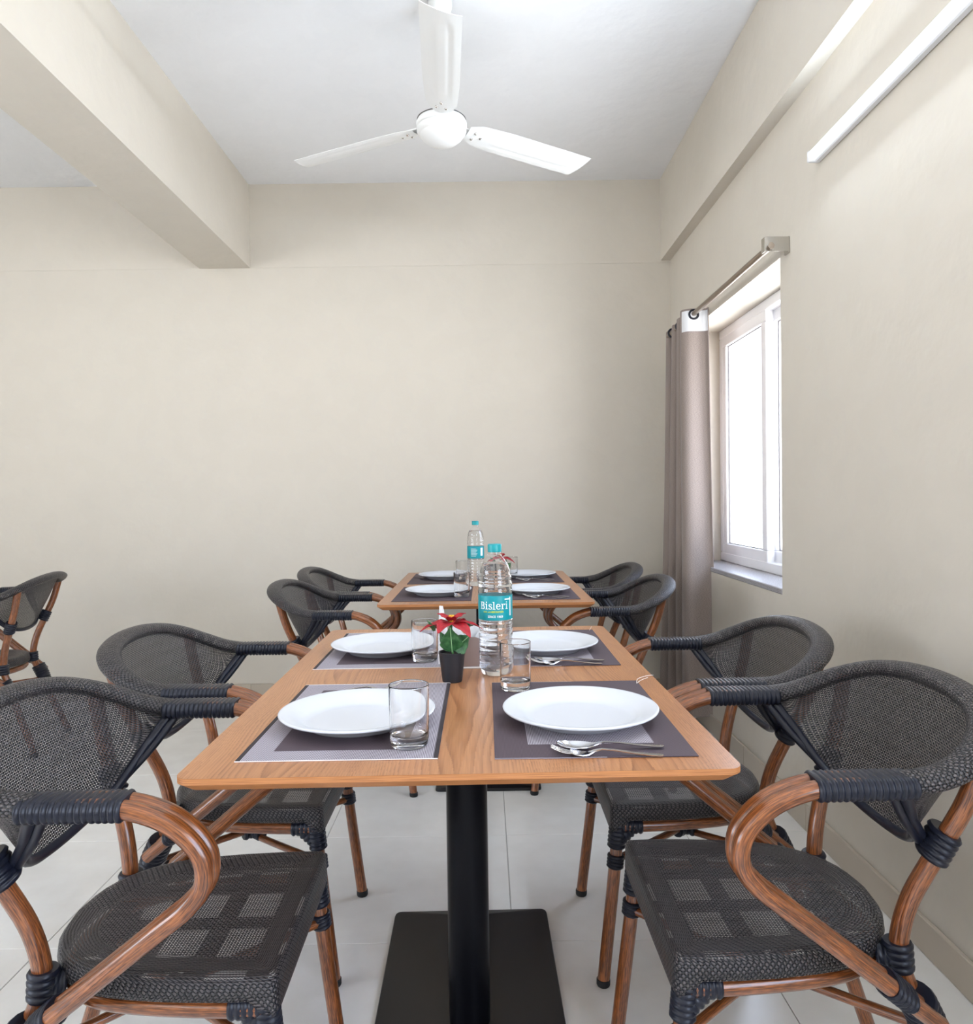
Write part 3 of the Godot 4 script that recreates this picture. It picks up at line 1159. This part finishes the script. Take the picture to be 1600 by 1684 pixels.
func fork(at: Vector3, turn: float, label: String) -> Node3D:   # tines towards -x
	var f := thing("fork", label, "fork", at, turn, "steel forks")
	obj("handle", Shape.new().sheet(cutlery_rows([[-0.048, 0.0115, 0.0085, 0.003], [-0.04, 0.012, 0.0055, 0.004], [-0.028, 0.0115, 0.0035, 0.003], [-0.018, 0.0085, 0.004, 0.001], [-0.008, 0.0045, 0.0085, 0.0], [0.005, 0.0032, 0.0115, -0.0004], [0.025, 0.0032, 0.010, -0.0006], [0.06, 0.0045, 0.005, -0.0008], [0.09, 0.0065, 0.0022, -0.0008], [0.104, 0.0062, 0.0016, -0.0006], [0.108, 0.003, 0.0016, -0.0004]], 6), 0.0018), M.steel, f)
	for k in 4:
		var z := -0.0092 + 0.00613 * k
		obj("tine", Shape.new().sweep(smooth([Vector3(-0.044, 0.0062, z), Vector3(-0.062, 0.0085, z), Vector3(-0.082, 0.0165, z * 0.95)], 4), oval(0.0009, 0.0017, 8), PackedFloat32Array([1, 1, 1, 1, 1, 0.95, 0.85, 0.75, 0.5]), Vector3.UP), M.steel, f)
	f.scale = Vector3.ONE * 0.87
	return f


func spoon(at: Vector3, turn: float, label: String) -> Node3D:   # bowl towards -x
	var f := thing("spoon", label, "spoon", at, turn, "steel spoons")
	obj("bowl_and_handle", Shape.new().sheet(cutlery_rows([[-0.078, 0.003, 0.014, 0.0], [-0.074, 0.0105, 0.0128, 0.001], [-0.064, 0.0165, 0.0105, 0.0045], [-0.05, 0.0195, 0.009, 0.007], [-0.036, 0.0185, 0.0085, 0.007], [-0.024, 0.0145, 0.0085, 0.0045], [-0.015, 0.0085, 0.0085, 0.0015], [-0.007, 0.0045, 0.0105, 0.0], [0.006, 0.0034, 0.0125, -0.0004], [0.03, 0.0034, 0.0105, -0.0006], [0.06, 0.0048, 0.0062, -0.0008], [0.09, 0.0068, 0.0034, -0.0008], [0.104, 0.0065, 0.0026, -0.0006], [0.109, 0.003, 0.0026, -0.0004]], 10), 0.0016), M.steel, f)
	f.scale = Vector3.ONE * 0.87
	return f


func build_settings() -> void:
	var y := TAB_Y + 0.0016
	# the nearer table
	place_mat(-0.225, 1.322, M.mat_pale, 0.004, "placemat with pale striped border under the near left plate of the nearer table")
	var m := place_mat(0.160, 1.318, M.mat_dark, 0.0, "dark bordered placemat with pale middle, under a spoon and fork and the near right plate")
	obj("loose_thread", tube([Vector3(0.146, 0.0015, -0.205), Vector3(0.152, 0.006, -0.222), Vector3(0.170, 0.009, -0.232), Vector3(0.188, 0.010, -0.236)], 0.0007, 5), M.thread, m)
	obj("loose_thread", tube([Vector3(0.146, 0.0015, -0.203), Vector3(0.157, 0.004, -0.217), Vector3(0.174, 0.007, -0.228)], 0.0007, 5), M.thread, m)
	place_mat(-0.248, 1.918, M.mat_pale, 0.012, "pale bordered placemat at the far left seat of the nearer table, beside the flower pot")
	var m2 := place_mat(0.155, 1.918, M.mat_dark, 0.0, "dark bordered placemat at the far right of the nearer table, behind the large bottle")
	obj("loose_thread", tube([Vector3(0.14, 0.0015, -0.215), Vector3(0.146, 0.006, -0.229), Vector3(0.15, 0.008, -0.24)], 0.0007, 5), M.thread, m2)
	plate(-0.224, 1.287, "white dinner plate at the near left of the nearer table, partly behind a tumbler")
	plate(0.160, 1.285, "white dinner plate at the near right of the nearer table, above a spoon and fork")
	plate(-0.258, 1.888, "white dinner plate at the far left of the nearer table, left of the red flower")
	plate(0.148, 1.885, "white dinner plate at the far right of the nearer table, right of the large bottle")
	tumbler(-0.122, 1.158, "clear tumbler standing on the near left placemat in front of the plate")
	tumbler(0.057, 1.490, "clear tumbler at the foot of the large water bottle")
	tumbler(-0.146, 1.765, "clear tumbler just left of the red flower pot")
	fork(P(0.164, y, 1.098), deg_to_rad(-3.0), "steel fork lying below a spoon in front of the near right plate")
	spoon(P(0.172, y + 0.001, 1.124), deg_to_rad(2.0), "steel spoon beside a fork in front of the near right plate")
	var lf := fork(P(-0.232, y, 1.470), PI - 0.1, "steel fork half hidden behind the near left plate of the nearer table")
	lf.rotation.z = deg_to_rad(-4.0)
	lf.position.y += 0.004
	fork(P(0.170, y, 1.703), deg_to_rad(-2.0), "fork in front of the far right plate of the nearer table, nearer of two")
	spoon(P(0.178, y, 1.728), deg_to_rad(2.0), "steel spoon in front of the far right plate of the nearer table")
	# the farther table
	for k in 4:
		var left := k % 2 == 0
		var far := k > 1
		var where: String = ("far " if far else "near ") + ("left" if left else "right")
		place_mat(-0.205 if left else 0.205, 3.585 if far else 3.02, M.mat_plain, 0.0, "dark placemat at the %s seat of the farther table" % where)
		plate(-0.19 if left else 0.205, 3.59 if far else 3.0, "white dinner plate at the %s seat of the farther table" % where)
		if not left:
			fork(P(0.21, y, 3.425 if far else 2.835), deg_to_rad(-14.0), "steel fork in front of the %s plate of the farther table" % where)
			spoon(P(0.225, y, 3.452 if far else 2.858), deg_to_rad(-9.0), "steel spoon in front of the %s plate of the farther table" % where)
	tumbler(-0.093, 2.90, "clear tumbler at the near left plate of the farther table")
	tumbler(-0.105, 3.44, "clear tumbler behind the farther bottle, at its left")
	tumbler(0.125, 3.62, "clear tumbler at the far right plate of the farther table")


func bent_text(text: String, font_name: String, size: float, r: float, y: float, angle: float, weight := 400, slant := 0.0) -> Shape:   # lettering wrapped round an upright cylinder, angle 0 facing +z
	var tm := TextMesh.new()
	tm.text = text
	var f := SystemFont.new()
	f.font_names = PackedStringArray([font_name])
	f.font_weight = weight
	tm.font = f
	tm.font_size = 48
	tm.pixel_size = size / 48.0
	tm.depth = 0.0004
	tm.curve_step = 2.0
	var a := tm.get_mesh_arrays() if tm.has_method("get_mesh_arrays") else tm.surface_get_arrays(0)
	var s := Shape.new()
	var vv: PackedVector3Array = a[Mesh.ARRAY_VERTEX]
	var nn: PackedVector3Array = a[Mesh.ARRAY_NORMAL]
	for k in vv.size():
		var p := vv[k]
		var th := angle + (p.x + slant * p.y) / r
		var rr := r + p.z + 0.0003
		s.v.append(Vector3(rr * sin(th), y + p.y, rr * cos(th)))
		s.n.append(nn[k].rotated(Vector3.UP, th))
		s.t.append(Vector2.ZERO)
	if a[Mesh.ARRAY_INDEX] != null:
		s.ix = a[Mesh.ARRAY_INDEX]
	else:
		s.ix = PackedInt32Array(range(vv.size()))
	return s


func band(r: float, y0: float, y1: float, a0: float, a1: float, th := 0.0004) -> Shape:   # a strip round an upright cylinder
	var rows := []
	var n := maxi(3, int(absf(a1 - a0) / 0.1))
	for i in 2:
		var row := PackedVector3Array()
		for j in n + 1:
			var a := lerpf(a0, a1, float(j) / n)
			row.append(Vector3(r * sin(a), lerpf(y0, y1, i), r * cos(a)))
		rows.append(row)
	return Shape.new().sheet(rows, th)


func bottle_profile(shrink: float) -> Array:
	var o := [[0.0, 0.004], [0.018, 0.003], [0.026, 0.0], [0.032, 0.003], [0.036, 0.012], [0.0372, 0.022]]
	var y := 0.022
	while y < 0.112:   # shallow ribs of the lower half
		o.append([0.0372, y + 0.004])
		o.append([0.0358, y + 0.008])
		o.append([0.0372, y + 0.012])
		y += 0.0128
	o += [[0.0374, 0.118], [0.0368, 0.121], [0.0368, 0.176], [0.0376, 0.180], [0.0372, 0.186], [0.0356, 0.190], [0.0376, 0.195], [0.0372, 0.201], [0.0346, 0.205], [0.0364, 0.210], [0.0355, 0.216], [0.0326, 0.220], [0.0338, 0.225], [0.032, 0.232], [0.0275, 0.243], [0.0215, 0.252], [0.0155, 0.258], [0.0132, 0.262], [0.0132, 0.270]]
	for k in o.size():
		o[k] = [maxf(0.0, o[k][0] - shrink), o[k][1] + (shrink if k < 4 else 0.0)]
	return o


func bottle(at: Vector3, turn: float, label: String, front: bool) -> Node3D:
	var b := thing("water_bottle", label, "bottle", at, turn, "plastic water bottles with teal labels")
	obj("bottle_body", Shape.new().lathe(bottle_profile(0.0), 64), M.pet, b)
	var w := bottle_profile(0.0006)
	w = w.filter(func(p): return p[1] < 0.245)
	w.append([w[-1][0] - 0.0004, w[-1][1] + 0.0004])
	w.append([0.0, w[-1][1]])
	obj("water", Shape.new().lathe(w, 64), M.water, b)
	obj("cap", Shape.new().lathe([[0.0, 0.2665], [0.0150, 0.2665], [0.0152, 0.268], [0.0152, 0.282], [0.0140, 0.2840], [0.0, 0.2840]], 40), M.teal_cap, b)
	obj("neck_ring", Shape.new().lathe([[0.0138, 0.258], [0.0168, 0.2585], [0.0168, 0.2605], [0.0138, 0.261]], 40), M.pet, b)
	var lb := obj("label", Shape.new().lathe([[0.0370, 0.1225], [0.0374, 0.1225], [0.0374, 0.1745], [0.0370, 0.1745]], 64), M.teal, b)
	if front:
		obj("lettering", bent_text("Bisleri", "Droid Serif", 0.0215, 0.0375, 0.1535, -0.12, 400), M.print_white, lb)
		obj("lettering", bent_text("with added", "Droid Sans", 0.0046, 0.0375, 0.1405, -0.42), M.print_lime, lb)
		obj("lettering", bent_text("minerals", "Droid Sans", 0.0062, 0.0375, 0.1410, 0.12, 700), M.print_lime, lb)
		obj("lettering", bent_text("SINCE 1969", "Droid Sans", 0.0062, 0.0375, 0.1305, -0.02, 700), M.print_white, lb)
		obj("print_mark", band(0.0376, 0.131, 0.171, 0.92, 1.02), M.print_white, lb)
		obj("print_mark", band(0.0376, 0.1655, 0.1685, 0.55, 1.0), M.print_white, lb)
	else:
		for k in 7:   # small print, too small to read
			obj("print_mark", band(0.0376, 0.132 + 0.0052 * k, 0.1335 + 0.0052 * k, -0.55, 0.05 + 0.08 * (k % 3)), M.print_white, lb)
		obj("print_mark", band(0.0376, 0.134, 0.168, 0.62, 0.95), M.print_white, lb)
	return b


func leaf_shape(l: float, w: float, curl: float, fold: float, lobes := 0.0, skew := 0.8) -> Shape:   # from the origin along +x
	var rows := []
	for i in 13:
		var s := i / 12.0
		var hw := w * pow(sin(PI * pow(s, skew)), 0.8 if skew > 0.7 else 1.15) * (1.0 + lobes * cos(s * 19.0)) + 0.0004
		var row := PackedVector3Array()
		for j in 7:
			var q := j / 3.0 - 1.0
			row.append(Vector3(l * s, curl * s * s + fold * absf(q) * hw + 0.0012 * sin(s * 14.0 + q * 3.0) * absf(q), q * hw))
		rows.append(row)
	return Shape.new().sheet(rows, 0.0006)


func flower_pot(at: Vector3, turn: float, label: String) -> Node3D:
	var p := thing("flower_pot", label, "flower pot", at, turn, "small artificial red flowers in black pots")
	obj("pot", Shape.new().lathe([[0.0, 0.0], [0.019, 0.0], [0.0195, 0.001], [0.0255, 0.054], [0.0255, 0.054], [0.0262, 0.055], [0.0262, 0.0585], [0.0262, 0.0585], [0.0246, 0.0585], [0.0246, 0.0585], [0.0235, 0.050], [0.0235, 0.050], [0.0, 0.050]], 40), M.pot, p)
	obj("soil", Shape.new().lathe([[0.0, 0.0505], [0.0236, 0.0505], [0.0236, 0.0525], [0.012, 0.0545], [0.0, 0.055]], 24), M.soil, p)
	obj("stem", tube([Vector3(0.002, 0.052, 0.002), Vector3(-0.001, 0.085, 0.003), Vector3(0.0, 0.117, 0.0)], 0.0022, 8), M.stem, p)
	obj("stem", tube([Vector3(0.0, 0.062, 0.0), Vector3(-0.016, 0.085, 0.001), Vector3(-0.030, 0.108, 0.002)], 0.0018, 8), M.stem, p)
	# leaves: [length, half width, foot, heading, rise, roll about its own midrib]
	var lv := [[0.062, 0.021, Vector3(0.001, 0.060, 0.010), 0.0, 92.0, 90.0], [0.046, 0.020, Vector3(0.004, 0.064, 0.010), -12.0, 40.0, 76.0], [0.046, 0.011, Vector3(-0.003, 0.060, 0.008), -176.0, 62.0, 76.0], [0.026, 0.008, Vector3(-0.032, 0.100, 0.002), 170.0, 44.0, 50.0], [0.042, 0.017, Vector3(0.002, 0.108, -0.004), 20.0, -8.0, 10.0]]
	for q in lv:
		var o := obj("leaf", leaf_shape(q[0], q[1], 0.004, 0.16, 0.06, 0.6), M.leaf, p, q[2])
		var l: float = q[0]
		obj("midrib", tube([Vector3(0, 0.0006, 0), Vector3(l * 0.5, 0.0017, 0), Vector3(l * 0.95, 0.0043, 0)], 0.0008, 6), M.vein, o)
		o.basis = Basis(Vector3.UP, deg_to_rad(q[3])) * Basis(Vector3.RIGHT, deg_to_rad(24.0 if q[4] > 80 else 0.0)) * Basis(Vector3.BACK, deg_to_rad(q[4])) * Basis(Vector3.RIGHT, deg_to_rad(q[5]))
	for k in 10:
		var inner := k >= 6
		var a := TAU * k / 6.0 + (0.15 if not inner else 0.9 + k)
		var o := obj("petal", leaf_shape(0.058 if not inner else 0.034, 0.0165 if not inner else 0.011, -0.026 if not inner else -0.006, 0.25, 0.0), M.petal, p, Vector3(0, 0.114 + (0.003 if inner else 0.0), 0))
		o.basis = Basis(Vector3.UP, a) * Basis(Vector3.BACK, 0.20 + 0.1 * sin(k * 2.1) if not inner else 0.6)
	for k in 7:
		var a := TAU * k / 7.0
		obj("stamen", Shape.new().lathe([[0.0, 0.0], [0.0012, 0.001], [0.0012, 0.008], [0.0019, 0.010], [0.0016, 0.0125], [0.0, 0.0135]], 8, Vector3(0.004 * cos(a), 0.117, 0.004 * sin(a))), M.stamen, p)
	p.scale = Vector3.ONE * 1.07
	return p


func napkin_holder(at: Vector3, turn: float, label: String) -> Node3D:
	var h := thing("napkin_holder", label, "napkin holder", at, turn, "napkin holders in the middle of the tables")
	obj("base", Shape.new().box(Vector3(0.104, 0.004, 0.045), 0.001, Vector3(0, 0.002, 0)), M.holder_base, h)
	for z in [-0.018, 0.018]:
		var s := Shape.new()
		var o := PackedVector3Array()
		for p in [[-0.05, 0.004], [0.05, 0.004], [0.046, 0.05], [0.036, 0.066], [0.02, 0.071], [-0.02, 0.071], [-0.036, 0.066], [-0.046, 0.05]]:
			o.append(Vector3(p[0], p[1], z))
		var b := PackedVector3Array()
		for p in o:
			b.append(p + Vector3(0, 0, 0.0015))
		s.cap(o, Vector3.FORWARD)
		s.cap(b, Vector3.BACK)
		for j in o.size():
			s.poly([o[j], o[(j + 1) % o.size()], b[(j + 1) % o.size()], b[j]], Vector3(0, 0.035, z))
		obj("side_panel", s, M.holder, h)
	return h


func napkins(at: Vector3, turn: float, label: String) -> Node3D:
	var h := thing("paper_napkins", label, "napkin", at, turn, "white paper napkins in the holders")
	# each sheet: [left foot, right foot, tip x, tip height, shift of the shoulder]
	var sheets := [[-0.066, -0.030, -0.058, 0.134, -0.004], [-0.046, 0.046, 0.018, 0.090, 0.02], [-0.040, 0.030, -0.030, 0.092, 0.0], [-0.010, 0.048, 0.034, 0.080, 0.012], [-0.045, 0.0, -0.040, 0.084, 0.0]]
	for k in 5:
		var q: Array = sheets[k]
		var z := -0.012 + 0.006 * k
		var rows := []
		for i in 11:
			var u := i / 10.0
			var row := PackedVector3Array()
			for j in 7:
				var w := j / 6.0
				var base := lerpf(q[0], q[1], w)
				var narrow := 1.0 - pow(u, 1.6)
				var x: float = lerpf(q[2] + 0.008 * (w - 0.5), base, narrow) + q[4] * sin(PI * u) * w
				row.append(Vector3(x, q[3] * u, z + 0.0020 * sin(u * 4.0 + w * 5.0 + k)))
			rows.append(row)
		obj("napkin", Shape.new().sheet(rows, 0.0016), M.napkin, h)
	return h


func build_centrepieces() -> void:
	bottle(P(0.0205, TAB_Y + 0.0003, 1.628), 0.0, "large clear water bottle with teal cap and teal lettered label on the nearer table", true)
	bottle(P(-0.042, TAB_Y + 0.0003, 3.27), 0.0, "clear water bottle with small-print teal label on the farther table", false)
	flower_pot(P(-0.073, TAB_Y + 0.0003, 1.568), 0.0, "red artificial poinsettia in a small black pot on the nearer table")
	flower_pot(P(0.066, TAB_Y + 0.0003, 3.24), 0.6, "red artificial flower on the farther table, mostly behind the large bottle")
	napkin_holder(P(-0.045, TAB_Y + 0.0003, 1.70), 0.0, "metal napkin holder behind the flower pot on the nearer table")
	napkins(P(-0.045, TAB_Y + 0.0045, 1.70), 0.0, "white paper napkins standing in the holder behind the red flower")
